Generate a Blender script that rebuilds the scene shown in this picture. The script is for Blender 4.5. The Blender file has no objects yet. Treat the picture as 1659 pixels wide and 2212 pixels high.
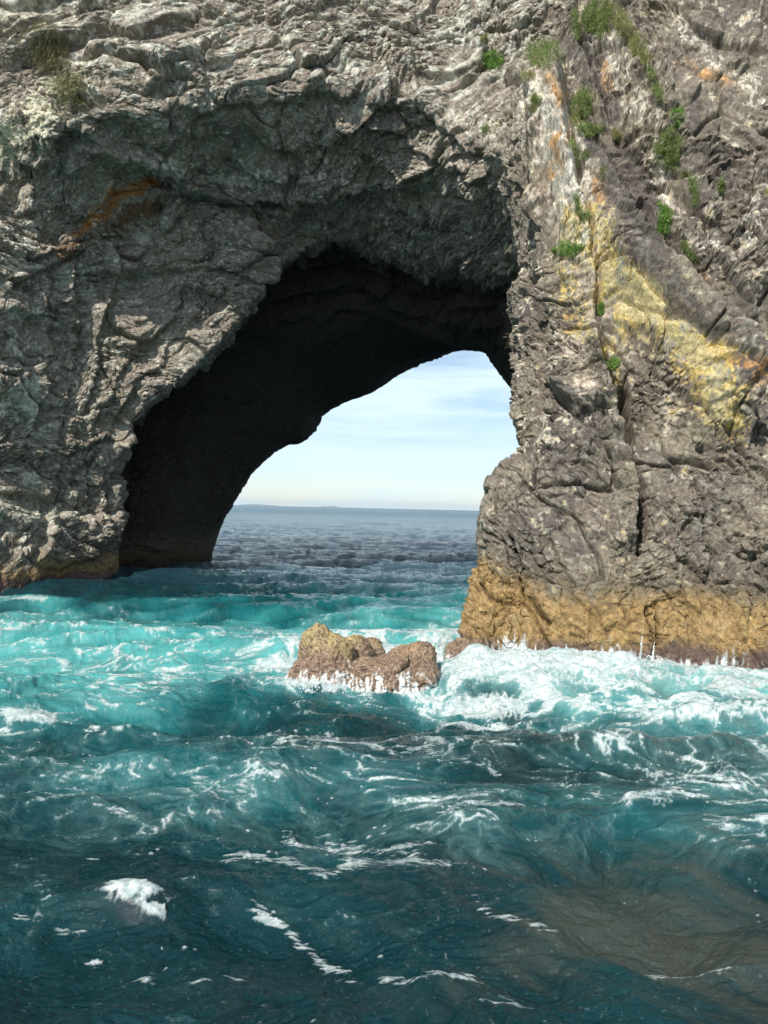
import bpy, math, random
import numpy as np
from concurrent.futures import ThreadPoolExecutor

C = bpy.context.scene.collection
rng = np.random.RandomState(11)
random.seed(5)
HAZE = 3.0e-5
f32 = np.float32

# ------------------------------------------------------------------ camera geometry
F = 1600.0; CX = 829.5; CY = 1106.0; CAMZ = 4.0
ROLL = math.radians(1.31); PITCH = 0.0049
fwd = np.array([0, math.cos(PITCH), -math.sin(PITCH)])
r0 = np.array([1.0, 0, 0]); u0 = np.cross(r0, fwd)
RT = r0 * math.cos(ROLL) + u0 * math.sin(ROLL)
UP = -r0 * math.sin(ROLL) + u0 * math.cos(ROLL)

def ray(px, py):
    px = np.asarray(px, float)[..., None]; py = np.asarray(py, float)[..., None]
    return fwd + (px - CX) / F * RT + (CY - py) / F * UP

def P(px, py, d):
    return np.array([0, 0, CAMZ]) + ray(px, py) * d

def Pz(px, z, d):                       # a point in column px at depth d with a given height
    b = ((z - CAMZ) / d - fwd[2] - (px - CX) / F * RT[2]) / UP[2]
    return np.array([0, 0, CAMZ]) + (fwd + (px - CX) / F * RT + b * UP) * d

def sea(px, py):                        # where the sight line meets the sea
    r = ray(px, py); return np.array([0, 0, CAMZ]) + r * (-CAMZ / r[..., 2:3])

def project(p):
    q = p - np.array([0, 0, CAMZ]); d = q @ fwd
    return CX + F * (q @ RT) / d, CY - F * (q @ UP) / d, d

# ------------------------------------------------------------------ noise
_pr = np.random.RandomState(3)
PERM = np.concatenate([_pr.permutation(4096)] * 2).astype(np.int32)
G3 = _pr.normal(size=(4096, 3)).astype(f32); G3 /= np.linalg.norm(G3, axis=1, keepdims=True)
G2A = _pr.rand(4096) * 2 * math.pi
G2 = np.stack([np.cos(G2A), np.sin(G2A)], 1).astype(f32)
RND = _pr.rand(4096, 4).astype(f32)
POOL = ThreadPoolExecutor(4)

def chunked(fn, p):
    n = len(p); k = max(1, n // 60000)
    return np.concatenate(list(POOL.map(fn, np.array_split(p, k))))

def _h3(i, j, k): return PERM[PERM[PERM[i & 4095] + (j & 4095)] + (k & 4095)]
def _fade(t): return t * t * t * (t * (t * 6 - 15) + 10)

def perlin3(p, seed=0):
    def go(q):
        q = (q + f32(seed * 17.31)).astype(f32)
        i = np.floor(q); f = q - i; i = i.astype(np.int32); u = _fade(f)
        out = 0
        for a in (0, 1):
            wa = u[:, 0] if a else 1 - u[:, 0]
            for b in (0, 1):
                wb = wa * (u[:, 1] if b else 1 - u[:, 1])
                for c in (0, 1):
                    w = wb * (u[:, 2] if c else 1 - u[:, 2])
                    g = G3[_h3(i[:, 0] + a, i[:, 1] + b, i[:, 2] + c)]
                    out = out + w * (g[:, 0] * (f[:, 0] - a) + g[:, 1] * (f[:, 1] - b) + g[:, 2] * (f[:, 2] - c))
        return (out * 1.6).astype(f32)
    return chunked(go, p)

def perlin2(p, seed=0):
    def go(q):
        q = (q + f32(seed * 13.7)).astype(f32)
        i = np.floor(q); f = q - i; i = i.astype(np.int32); u = _fade(f)
        out = 0
        for a in (0, 1):
            wa = u[:, 0] if a else 1 - u[:, 0]
            for b in (0, 1):
                w = wa * (u[:, 1] if b else 1 - u[:, 1])
                g = G2[PERM[PERM[(i[:, 0] + a) & 4095] + ((i[:, 1] + b) & 4095)]]
                out = out + w * (g[:, 0] * (f[:, 0] - a) + g[:, 1] * (f[:, 1] - b))
        return (out * 1.5).astype(f32)
    return chunked(go, p)

def fbm3(p, octs=3, seed=0, gain=.5):
    s = 0; a = 1
    for o in range(octs):
        s = s + a * perlin3(p * (2.03 ** o), seed + o); a *= gain
    return s

def worley(p, seed=0):                  # returns F1, F2, facet-plane value, cell random
    def go(q):
        q = (q + f32(seed * 9.13)).astype(f32); i0 = np.floor(q).astype(np.int32)
        n = len(q); d1 = np.full(n, 9, f32); d2 = np.full(n, 9, f32); fac = np.zeros(n, f32); rr = np.zeros(n, f32)
        for a in (-1, 0, 1):
            for b in (-1, 0, 1):
                for c in (-1, 0, 1):
                    i = i0 + np.array([a, b, c], np.int32); h = _h3(i[:, 0], i[:, 1], i[:, 2])
                    v = q - (i + RND[h, :3]); d = np.einsum('ij,ij->i', v, v)
                    near = d < d1
                    d2 = np.where(near, d1, np.minimum(d2, d)); d1 = np.where(near, d, d1)
                    fac = np.where(near, np.einsum('ij,ij->i', v, G3[h]), fac); rr = np.where(near, RND[h, 3], rr)
        return np.stack([np.sqrt(d1), np.sqrt(d2), fac, rr], 1)
    return chunked(go, p)

def ss(x, a, b):
    t = np.clip((x - a) / (b - a), 0, 1); return t * t * (3 - 2 * t)

def seg_dist(x, y, pts):
    """distance to a polyline and signed side (positive = left of its direction as drawn, y down)"""
    best = np.full(x.shape, 1e9); sd = np.zeros(x.shape); tt = np.zeros(x.shape); n = len(pts) - 1
    for k in range(n):
        (ax, ay), (bx, by) = pts[k], pts[k + 1]
        dx, dy = bx - ax, by - ay; L2 = dx * dx + dy * dy
        t = np.clip(((x - ax) * dx + (y - ay) * dy) / L2, 0, 1)
        ex, ey = x - ax - t * dx, y - ay - t * dy; d = np.hypot(ex, ey)
        m = d < best; best = np.where(m, d, best)
        sd = np.where(m, np.sign(dx * (y - ay) - dy * (x - ax)), sd); tt = np.where(m, (k + t) / n, tt)
    return best, sd, tt

# ------------------------------------------------------------------ object helpers
def tag(o, label=None, cat=None, group=None, kind=None):
    if label: o['label'] = label
    if cat: o['category'] = cat
    if group: o['group'] = group
    if kind: o['kind'] = kind
    return o

def mesh_obj(name, verts, faces, mat, parent=None, attrs=None, smooth=True):
    me = bpy.data.meshes.new(name)
    faces = np.asarray(faces, np.int32); nv = len(verts); nf, k = faces.shape
    me.vertices.add(nv); me.vertices.foreach_set('co', np.asarray(verts, f32).ravel())
    me.loops.add(nf * k); me.loops.foreach_set('vertex_index', faces.ravel())
    me.polygons.add(nf)
    me.polygons.foreach_set('loop_start', np.arange(0, nf * k, k, dtype=np.int32))
    me.update(calc_edges=True)
    me.polygons.foreach_set('use_smooth', np.full(nf, smooth, bool))
    for an, av in (attrs or {}).items():
        if av.ndim == 2:
            a = me.attributes.new(an, 'FLOAT_COLOR', 'POINT')
            a.data.foreach_set('color', np.concatenate([av, np.ones((nv, 1))], 1).astype(f32).ravel())
        else:
            a = me.attributes.new(an, 'FLOAT', 'POINT'); a.data.foreach_set('value', av.astype(f32))
    me.materials.append(mat)
    o = bpy.data.objects.new(name, me); C.objects.link(o)
    if parent: o.parent = parent
    return o

def grid_faces(a, b, wrap=False):
    idx = np.arange(a * b).reshape(a, b)
    if wrap: idx = np.concatenate([idx, idx[:, :1]], 1)
    return np.stack([idx[:-1, :-1], idx[1:, :-1], idx[1:, 1:], idx[:-1, 1:]], -1).reshape(-1, 4)

def sub_mesh(verts, faces, attrs):
    used = np.zeros(len(verts), bool); used[faces.ravel()] = True
    remap = np.cumsum(used) - 1
    return verts[used], remap[faces], {k: v[used] for k, v in attrs.items()}

# ------------------------------------------------------------------ materials
def new_mat(name):
    m = bpy.data.materials.new(name); m.use_nodes = True
    nt = m.node_tree; b = nt.nodes['Principled BSDF']
    return m, nt, b

def N(nt, t, **kw):
    n = nt.nodes.new(t)
    for k, v in kw.items():
        if hasattr(n, k): setattr(n, k, v)
        else: n.inputs[k].default_value = v
    return n

def rock_material(name, rough=.85, bump=.8, scale=7.0, spec=.25):
    m, nt, b = new_mat(name)
    at = N(nt, 'ShaderNodeAttribute', attribute_name='tint')
    tc = N(nt, 'ShaderNodeTexCoord')
    n1 = N(nt, 'ShaderNodeTexNoise', Scale=scale, Detail=10.0, Roughness=.74, Distortion=.8)
    nt.links.new(tc.outputs['Object'], n1.inputs['Vector'])
    mr = N(nt, 'ShaderNodeMapRange'); mr.inputs[1].default_value = .32; mr.inputs[2].default_value = .70
    mr.inputs[3].default_value = .38; mr.inputs[4].default_value = 1.8
    nt.links.new(n1.outputs['Fac'], mr.inputs[0])
    mu = N(nt, 'ShaderNodeMix', data_type='RGBA', blend_type='MULTIPLY'); mu.inputs[0].default_value = 1.0
    nt.links.new(at.outputs['Color'], mu.inputs[6]); nt.links.new(mr.outputs[0], mu.inputs[7])
    nt.links.new(mu.outputs[2], b.inputs['Base Color'])
    bp = N(nt, 'ShaderNodeBump', Strength=bump, Distance=.08)
    nt.links.new(n1.outputs['Fac'], bp.inputs['Height']); nt.links.new(bp.outputs[0], b.inputs['Normal'])
    b.inputs['Roughness'].default_value = rough; b.inputs['Specular IOR Level'].default_value = spec
    return m

M_ROCK = rock_material('weathered_rock')
M_WET = rock_material('seaweed_crusted_rock', rough=.42, bump=.7, scale=14, spec=.5)

def water_material():
    m, nt, b = new_mat('sea_water')
    at = N(nt, 'ShaderNodeAttribute', attribute_name='tint'); fo = N(nt, 'ShaderNodeAttribute', attribute_name='foam_glint')
    tc = N(nt, 'ShaderNodeTexCoord')
    mp = N(nt, 'ShaderNodeMapping'); mp.inputs['Scale'].default_value = (1, 1.6, 1)
    nt.links.new(tc.outputs['Object'], mp.inputs[0])
    n1 = N(nt, 'ShaderNodeTexNoise', Scale=7.0, Detail=5.0, Roughness=.6, Distortion=1.2)
    n2 = N(nt, 'ShaderNodeTexNoise', Scale=.9, Detail=8.0, Roughness=.75, Distortion=.8)
    nt.links.new(mp.outputs[0], n1.inputs['Vector']); nt.links.new(mp.outputs[0], n2.inputs['Vector'])
    cam = N(nt, 'ShaderNodeNewGeometry'); ln = N(nt, 'ShaderNodeVectorMath', operation='LENGTH')
    nt.links.new(cam.outputs['Position'], ln.inputs[0])
    far = N(nt, 'ShaderNodeMapRange'); far.inputs[1].default_value = 18; far.inputs[2].default_value = 60
    far.inputs[3].default_value = 0; far.inputs[4].default_value = 1.0
    nt.links.new(ln.outputs['Value'], far.inputs[0])
    rf = N(nt, 'ShaderNodeMapRange'); rf.inputs[1].default_value = 50; rf.inputs[2].default_value = 500
    rf.inputs[3].default_value = .05; rf.inputs[4].default_value = .26
    nt.links.new(ln.outputs['Value'], rf.inputs[0])
    b1 = N(nt, 'ShaderNodeBump', Strength=.55, Distance=.045)
    b2 = N(nt, 'ShaderNodeBump', Distance=1.3)
    nt.links.new(n1.outputs['Fac'], b1.inputs['Height']); nt.links.new(n2.outputs['Fac'], b2.inputs['Height'])
    nt.links.new(far.outputs[0], b2.inputs['Strength']); nt.links.new(b1.outputs[0], b2.inputs['Normal'])
    n6 = N(nt, 'ShaderNodeTexNoise', Scale=26.0, Detail=3.0, Roughness=.6, Distortion=1.0)
    nt.links.new(mp.outputs[0], n6.inputs['Vector'])
    b6 = N(nt, 'ShaderNodeBump', Strength=.55, Distance=.012)
    nt.links.new(n6.outputs['Fac'], b6.inputs['Height']); nt.links.new(b2.outputs[0], b6.inputs['Normal'])
    nt.links.new(b6.outputs[0], b.inputs['Normal'])
    nt.links.new(at.outputs['Color'], b.inputs['Base Color'])
    nt.links.new(rf.outputs[0], b.inputs['Roughness']); b.inputs['IOR'].default_value = 1.33
    fb = N(nt, 'ShaderNodeBsdfPrincipled'); fb.inputs['Base Color'].default_value = (.50, .53, .53, 1)
    fb.inputs['Roughness'].default_value = .75
    n4 = N(nt, 'ShaderNodeTexNoise', Scale=5.0, Detail=8.0, Roughness=.7, Distortion=1.5)
    nt.links.new(tc.outputs['Object'], n4.inputs['Vector'])
    fr_ = N(nt, 'ShaderNodeMapRange'); fr_.inputs[1].default_value = .36; fr_.inputs[2].default_value = .62
    nt.links.new(n4.outputs['Fac'], fr_.inputs[0])
    fm = N(nt, 'ShaderNodeMix', data_type='RGBA'); fm.inputs[6].default_value = (.24, .33, .33, 1); fm.inputs[7].default_value = (.60, .63, .62, 1)
    nt.links.new(fr_.outputs[0], fm.inputs[0]); nt.links.new(fm.outputs[2], fb.inputs['Base Color'])
    n3 = N(nt, 'ShaderNodeTexNoise', Scale=22.0, Detail=4.0, Roughness=.65, Distortion=1.0)
    nt.links.new(tc.outputs['Object'], n3.inputs['Vector'])
    b3 = N(nt, 'ShaderNodeBump', Strength=.6, Distance=.05)
    nt.links.new(n3.outputs['Fac'], b3.inputs['Height']); nt.links.new(b3.outputs[0], fb.inputs['Normal'])
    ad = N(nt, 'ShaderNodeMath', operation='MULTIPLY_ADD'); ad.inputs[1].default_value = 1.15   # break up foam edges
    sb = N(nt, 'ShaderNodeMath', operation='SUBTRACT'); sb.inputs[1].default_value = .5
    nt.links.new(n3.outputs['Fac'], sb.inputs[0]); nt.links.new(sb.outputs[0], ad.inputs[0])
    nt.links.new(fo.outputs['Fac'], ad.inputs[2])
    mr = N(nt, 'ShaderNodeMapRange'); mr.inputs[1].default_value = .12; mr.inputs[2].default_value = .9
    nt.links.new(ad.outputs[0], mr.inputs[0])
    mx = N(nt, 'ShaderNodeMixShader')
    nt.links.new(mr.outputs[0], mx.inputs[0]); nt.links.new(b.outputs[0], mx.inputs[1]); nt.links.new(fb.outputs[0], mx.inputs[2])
    nt.links.new(mx.outputs[0], nt.nodes['Material Output'].inputs[0])
    return m
M_SEA = water_material()

def simple_mat(name, col, rough=.8, trans=0.0, var=.25):
    m, nt, b = new_mat(name)
    oi = N(nt, 'ShaderNodeTexCoord'); n = N(nt, 'ShaderNodeTexNoise', Scale=3.0, Detail=3.0)
    nt.links.new(oi.outputs['Object'], n.inputs['Vector'])
    mr = N(nt, 'ShaderNodeMapRange'); mr.inputs[1].default_value = .3; mr.inputs[2].default_value = .7
    mr.inputs[3].default_value = 1 - var; mr.inputs[4].default_value = 1 + var
    nt.links.new(n.outputs['Fac'], mr.inputs[0])
    mu = N(nt, 'ShaderNodeMix', data_type='RGBA', blend_type='MULTIPLY'); mu.inputs[0].default_value = 1.0
    mu.inputs[6].default_value = (*col, 1); nt.links.new(mr.outputs[0], mu.inputs[7])
    nt.links.new(mu.outputs[2], b.inputs['Base Color']); b.inputs['Roughness'].default_value = rough
    if trans:
        tr = N(nt, 'ShaderNodeBsdfTranslucent'); nt.links.new(mu.outputs[2], tr.inputs[0])
        mx = N(nt, 'ShaderNodeMixShader'); mx.inputs[0].default_value = trans
        nt.links.new(b.outputs[0], mx.inputs[1]); nt.links.new(tr.outputs[0], mx.inputs[2])
        nt.links.new(mx.outputs[0], nt.nodes['Material Output'].inputs[0])
    return m

# ------------------------------------------------------------------ the arch: stations of control points (px, py, depth); ('z',h) fixes the height
Zm = ('z', -3.0)
ST = [
 [(-1200,Zm,26),(-400,Zm,29),(-50,Zm,32),(80,Zm,34.5),(170,Zm,37),(247,Zm,39.5),(237,Zm,42.5),(350,Zm,46),(458,Zm,51.5)],
 [(-1200,1190,26),(-400,1190,29),(-50,1195,32.3),(80,1195,34.8),(170,1195,37.2),(252,1195,39.5),(240,1195,42.5),(360,1190,46),(460,1190,51.5)],
 [(-1200,1000,27),(-400,1010,30),(-20,1060,33.8),(80,1070,36),(170,1080,37.8),(255,1090,39.5),(240,1090,43),(370,1090,46.5),(494,1095,51.8)],
 [(-1200,800,27),(-400,900,30),(-20,970,33.5),(80,980,35.8),(170,990,37.6),(262,983,39),(250,975,43),(390,990,47),(540,1022,52)],
 [(-1100,600,27),(-400,720,29.5),(-40,850,33),(80,870,35.5),(190,890,37.5),(300,908,38.8),(292,890,43),(430,900,47),(600,965,52.5)],
 [(-1100,200,27),(-400,480,29),(-60,620,32.5),(90,680,35.3),(250,750,37.5),(395,813,39.3),(388,790,43),(490,800,46.5),(652,938,53)],
 [(-1000,-400,28),(-300,150,31.5),(-80,340,32.3),(60,420,34.3),(290,580,38),(500,700,40),(500,690,43),(525,718,45.5),(685,884,53.5)],
 [(-700,-900,29),(-120,-180,34),(-20,120,33.0),(60,297,32.2),(330,430,37.5),(580,610,40.5),(575,600,43.5),(565,722,46),(735,850,54)],
 [(-200,-1200,31),(240,-260,35),(230,-20,33.7),(270,240,32.6),(400,385,38),(650,540,41.2),(650,540,44),(640,710,46.5),(795,830,54.5)],
 [(400,-1300,33),(550,-280,36),(520,-20,34.4),(500,192,33.2),(560,395,38.5),(740,512,42),(740,530,45),(705,708,47),(855,798,55)],
 [(830,-1300,34),(830,-280,37),(780,-20,35.3),(720,195,34.2),(740,410,39.0),(840,528,42),(840,560,45),(795,678,47.5),(915,772,55)],
 [(1300,-1300,34),(1050,-280,37.5),(970,-20,35.8),(890,222,34.8),(900,430,38.2),(940,568,41.5),(945,600,45),(885,712,48.5),(975,755,55)],
 [(1800,-1200,33),(1250,-280,37.5),(1150,0,35.3),(1000,300,33.8),(1020,430,35.6),(1055,575,38.5),(1040,620,43),(985,742,48.5),(1015,753,55)],
 [(2200,-1000,31),(1450,-280,37),(1380,-20,34),(1090,330,31),(1105,450,32),(1144,555,33.2),(1120,620,40),(1048,752,48),(1050,760,54.8)],
 [(2500,-600,28),(1850,-250,31),(1560,20,30.5),(1180,480,28.3),(1150,600,29.3),(1102,665,30.5),(1130,700,38),(1075,780,48),(1066,782,54)],
 [(2600,-200,25),(2000,0,28.5),(1650,310,28),(1240,640,26.3),(1165,720,26.8),(1099,770,28.5),(1130,780,36),(1110,805,47),(1085,806,53)],
 [(2700,200,23),(2000,400,26),(1655,560,25.8),(1330,800,24.2),(1190,860,24.8),(1107,895,27),(1150,895,34),(1180,900,44),(1150,902,52)],
 [(2700,500,22),(2000,620,24.5),(1660,760,24.3),(1370,900,23.4),(1220,935,23.6),(1131,962,25.5),(1170,965,33),(1190,980,43),(1170,985,52)],
 [(2700,800,21),(2000,850,23),(1660,930,23.1),(1380,980,22.5),(1200,1000,22.6),(1086,1025,24),(1140,1030,31),(1190,1040,42),(1170,1045,51)],
 [(2700,1000,20.5),(2000,1020,22.2),(1660,1060,22.2),(1380,1080,21.9),(1180,1090,22),(1046,1100,23.2),(1110,1105,30),(1180,1110,41),(1160,1110,50)],
 [(2700,1200,20),(2000,1180,21.3),(1660,1205,21.2),(1380,1210,21.1),(1180,1215,21.3),(1035,1222,22.6),(1100,1225,29),(1170,1225,40),(1150,1225,50)],
 [(2700,1350,19.5),(2000,1335,20.6),(1660,1335,20.5),(1370,1330,20.3),(1160,1334,20.5),(986,1345,21.5),(1070,1335,28),(1150,1330,39),(1130,1330,50)],
 [(2700,('z',0),19.2),(2000,('z',0),20.2),(1660,('z',0),20.1),(1360,('z',0),20.0),(1150,('z',0),20.2),(992,('z',0),21.0),(1060,('z',0),28),(1140,('z',0),39),(1125,('z',0),50)],
 [(2700,Zm,19),(2000,Zm,19.9),(1660,Zm,19.8),(1360,Zm,19.6),(1150,Zm,19.8),(998,Zm,20.8),(1060,Zm,28),(1140,Zm,39),(1125,Zm,50)],
]
def pt(c):
    return Pz(c[0], c[1][1], c[2]) if isinstance(c[1], tuple) else P(c[0], c[1], c[2])
CP = []
cen = P(830, 1000, 50)
for s in ST:
    q = [pt(c) for c in s]
    last = q[-1]; v = last - cen; v[1] = 0
    k9 = last + v * .22 + np.array([0, 4, 0])
    w = q[1] - np.array([0, 0, CAMZ]); k10 = np.array([0, 0, CAMZ]) + w / (w @ fwd) * 64
    k10 = last + (k10 - last) * .8
    if isinstance(s[0][1], tuple): k9[2] = last[2]; k10[2] = last[2]
    q += [k9, k10, q[0] + np.array([0, 3, 0])]
    CP.append(q)
CP = np.array(CP)                        # stations x rings x 3
NS, NK = CP.shape[:2]
pxc, pyc, _ = project(CP.reshape(-1, 3)); pxc = pxc.reshape(NS, NK); pyc = pyc.reshape(NS, NK)
seg = np.hypot(np.diff(pxc[:, 3:6].mean(1)), np.diff(pyc[:, 3:6].mean(1)))
segO = np.hypot(np.diff(pxc[:, 2]), np.diff(pyc[:, 2]))
seg = np.maximum(seg, segO * .75)
NT = 1900
tcount = np.maximum(6, (seg / seg.sum() * NT).astype(int))
kcount = [14, 100, 215, 185, 150, 46, 100, 110, 14, 8, 6]

def cr_params(counts):
    out = [];
    for i, c in enumerate(counts): out.append(i + np.arange(c) / c)
    out.append([len(counts)]); return np.concatenate(out)

def catmull(A, par):                      # along axis 0
    n = len(A); i = np.minimum(par.astype(int), n - 2); t = (par - i).reshape((-1,) + (1,) * (A.ndim - 1))
    g = lambda k: A[np.clip(k, 0, n - 1)]
    p0, p1, p2, p3 = g(i - 1), g(i), g(i + 1), g(i + 2)
    return .5 * (2 * p1 + (p2 - p0) * t + (2 * p0 - 5 * p1 + 4 * p2 - p3) * t * t + (3 * p1 - p0 - 3 * p2 + p3) * t ** 3)

tp = cr_params(tcount); kp = cr_params(kcount)
S = catmull(CP, tp)
Sk = np.swapaxes(S, 0, 1)
ki = np.minimum(kp.astype(int), NK - 2); kf = (kp - ki)[:, None, None]
S = .4 * catmull(Sk, kp) + .6 * (Sk[ki] * (1 - kf) + Sk[ki + 1] * kf); S = np.swapaxes(S, 0, 1)      # T x K x 3
TT, KK = S.shape[:2]
def smoothk(A, n=4):
    for _ in range(n): A = np.concatenate([A[:, :1], .25 * A[:, :-2] + .5 * A[:, 1:-1] + .25 * A[:, 2:], A[:, -1:]], 1)
    return A
S = smoothk(S, 10)
dT = np.gradient(S, axis=0); dK = np.gradient(S, axis=1)
Nn = np.cross(dT, dK); Nn /= np.linalg.norm(Nn, axis=2, keepdims=True) + 1e-9
fr = Nn[TT // 2, 150]
if fr @ fwd > 0: Nn = -Nn
base = S.reshape(-1, 3); nor = Nn.reshape(-1, 3)
KPf = np.broadcast_to(kp, (TT, KK)).ravel(); TPf = np.broadcast_to(tp[:, None], (TT, KK)).ravel()
X, Y, D = project(base)
print('arch verts', len(base))

b32 = base.astype(f32)
rightness = ss(X + .28 * (Y - 300), 1020, 1180) * (KPf < 5.6)          # brown lichened cliff vs grey overhang
rightness = np.maximum(rightness, ss(X, 985, 1090) * ss(Y, 620, 760) * (KPf < 5.6))
W1 = np.stack([perlin3(b32 / 4.5, s) for s in (1, 2, 3)], 1)
W2 = np.stack([perlin3(b32 / 1.3, s) for s in (4, 5, 6)], 1)
pw = b32 + W1 * 1.1 + W2 * .28
big = fbm3(b32 / 7.0, 3, 10)

def aniso(p, n, s_l, s_t):                # stretch: s_t across layers, s_l along them
    n = np.array(n, float); n /= np.linalg.norm(n)
    a = p @ n
    return (p / s_l + np.outer(a, n) * (1 / s_t - 1 / s_l)).astype(f32)
def ridge(x): return 1 - np.abs(x) * 2.0
def wsplit(nl, sl, tl, nr, sr, tr_, seed):
    out = np.zeros((len(pw), 4), f32); mr_ = rightness > .5
    pl_ = aniso(pw, nl, sl, tl); pr_ = aniso(pw, nr, sr, tr_)
    out[mr_] = worley(pr_[mr_], seed); out[~mr_] = worley(pl_[~mr_], seed)
    g_ = ss(out[:, 1] - out[:, 0], 0, .14); out[:, 2] *= g_; out[:, 3] = .5 + (out[:, 3] - .5) * g_; return out
w1 = wsplit((-.4, .2, .9), 3.4, 1.5, (.86, .15, .48), 4.6, 1.3, 1)
w2 = wsplit((-.4, .2, .9), 1.2, .55, (.86, .15, .48), 1.5, .55, 2)
zc = base[:, 2]
tide = 1 - ss(zc + .35 * perlin3(b32 / 1.2, 40), 1.1, 2.1)
tide *= np.where(X < 700, 1 - ss(zc, .9, 1.3), 1)
disp = .55 * big
lowp = ss(Y, 880, 1000) * rightness
facet = (.62 * w1[:, 2] + .30 * (w1[:, 3] - .5)) * (1 - .5 * rightness - .15 * lowp) + (.25 * w2[:, 2] + .12 * (w2[:, 3] - .5)) * (1 - .3 * lowp)
disp = disp + facet * (1.15 + .15 * rightness) * (1 - .45 * tide)
crack = -.38 * (1 - ss(w1[:, 1] - w1[:, 0], 0, .05)) - .13 * (1 - ss(w2[:, 1] - w2[:, 0], 0, .07))
disp = disp + crack * (.55 + .45 * rightness) * (1 - .6 * tide)
pits = ss(perlin3(aniso(pw, (0, 0, 1), .8, .4), 50), .35, .6) * rightness
pitzone = np.exp(-((X - 1520) / 110) ** 2 - ((Y - 1050) / 140) ** 2) + .25
disp = disp - .35 * pits * pitzone * (1 - tide)

# drawn structure: ledges and slabs (polyline, height, width, raised side +1 right of travel / -1 left)
wob = 11 * perlin3(b32 / 1.6, 60) + 1.5 * perlin3(b32 / .4, 61)
Xw, Yw = X + wob, Y + 11 * perlin3(b32 / 1.6, 62)
front = (KPf < 5.2)
def edge(pts, h, wl, side, groove=.0, fadein=.12):
    global disp
    d, sd, t = seg_dist(Xw, Yw, pts); s = sd * side
    prof = np.clip(1 - d / wl, 0, 1) ** 1.2 * (s > 0) * ss(d, 0, 12)
    if fadein: prof = prof * ss(t, 0, fadein) * (1 - ss(t, 1 - fadein, 1))
    g = -groove * (1 - ss(d, 0, 7)) * ((t > 0) & (t < 1))
    disp = disp + (h * prof + g) * front
def recess(pts, w, depth):
    global disp
    d, sd, t = seg_dist(Xw, Yw, pts)
    disp = disp - depth * (1 - ss(d, w * .55, w * 1.25)) * ss(t, 0, .08) * (1 - ss(t, .92, 1)) * front
recess([(1345,840),(1350,900),(1354,970),(1364,1060),(1376,1190)], 15, 1.5)
recess([(1150,590),(1160,700),(1158,800),(1163,905)], 12, .9)
recess([(1440,300),(1500,400),(1560,560),(1600,660)], 8, .9)
recess([(1228,190),(1250,350),(1256,480)], 7, .6)
db0, _, tb0 = seg_dist(X, Y, [(1165,160),(1205,330),(1270,540),(1370,670),(1500,800),(1600,960)])
disp = disp + 1.15 * np.exp(-(db0 / 62) ** 2) * ss(tb0, 0, .15) * (1 - ss(tb0, .85, 1)) * front
R_, L_ = 1, -1     # for a line drawn downward the screen-left side is +1
edge([(1215,120),(1225,200),(1245,350),(1310,415),(1340,525),(1380,600),(1440,665),(1480,738),(1530,800),(1585,900),(1600,1000)], 2.1, 130, 1, .3)
edge([(1325,-40),(1345,60),(1395,150),(1435,215),(1445,300),(1490,360),(1510,440),(1570,600),(1600,670),(1680,780)], 2.0, 110, 1, .45)
edge([(1530,290),(1570,390),(1630,540),(1690,600)], 1.3, 70, 1, .25)
edge([(1240,-30),(1250,60),(1262,130),(1298,210),(1335,320)], 1.0, 55, 1, .25)
edge([(1225,190),(1250,350),(1252,475),(1270,550),(1290,650),(1300,740),(1322,830)], .8, 60, 1, .3)
edge([(1150,240),(1142,360),(1152,500),(1165,600),(1180,700)], .5, 40, -1, .15)
edge([(1150,170),(1148,260),(1144,380),(1150,520)], .7, 60, -1, .1)
edge([(1300,760),(1326,840),(1330,945),(1346,1000),(1366,1080),(1374,1200)], 1.1, 80, 1, 1.0, .05)
edge([(1180,830),(1225,890),(1245,925),(1282,938),(1328,945)], .9, 80, -1, .25)
edge([(1130,965),(1200,955),(1270,958),(1345,968)], .45, 60, 1, .1)
edge([(1590,840),(1602,960),(1640,1050),(1652,1180),(1656,1240)], .5, 60, 1, .5)
edge([(1392,1320),(1398,1360),(1406,1400),(1400,1430)], .25, 40, 1, .5)
edge([(1415,1315),(1412,1360),(1418,1400)], .1, 30, 1, .35)
edge([(1140,1298),(1160,1325),(1182,1345)], .2, 30, -1, .3)
edge([(1035,1215),(1060,1232),(1120,1235),(1200,1262),(1380,1262),(1500,1268),(1660,1285)], .38, 70, 1, .08)
edge([(1030,65),(1080,62),(1140,50),(1160,30)], .6, 40, -1, .25)
edge([(1145,365),(1180,378),(1200,378)], .3, 25, -1, .2)
edge([(1640,340),(1625,430),(1612,530),(1659,560)], .5, 40, -1, .3)
edge([(165,112),(280,132),(350,160),(425,188)], .8, 60, -1, .35)
edge([(1040,20),(1045,80),(1035,150),(1000,175)], .5, 50, 1, .2)
edge([(330,372),(400,425),(470,445),(530,432),(600,402),(700,402),(780,415),(860,405),(960,385)], 1.2, 80, -1, .1)
edge([(150,300),(260,330),(340,345),(420,350)], .5, 50, -1, .0)
edge([(230,590),(330,600),(430,582),(520,590),(600,545)], .6, 50, -1, .1)
edge([(120,1000),(160,970),(220,950),(264,975)], .5, 60, -1, .1)
edge([(0,640),(80,600),(150,560),(230,520)], .5, 60, -1, .1)
edge([(60,1230),(110,1090),(180,1020),(215,960)], .5, 60, 1, .1)
kk = KPf * 2.6 + .55 * W1[:, 0] + .35 * W2[:, 1] + .4 * big
saw = kk - np.floor(kk); saw = np.where(saw < .82, saw / .82, (1 - saw) / .18)
disp = disp + .5 * (saw - .5) * ss(KPf, 2.6, 3.1) * (1 - ss(KPf, 4.7, 5.0)) * (1 - rightness) * ss(zc, 1.5, 4) * (.4 + .6 * ss(perlin3(b32 / 5, 66), -.3, .3))
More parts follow.
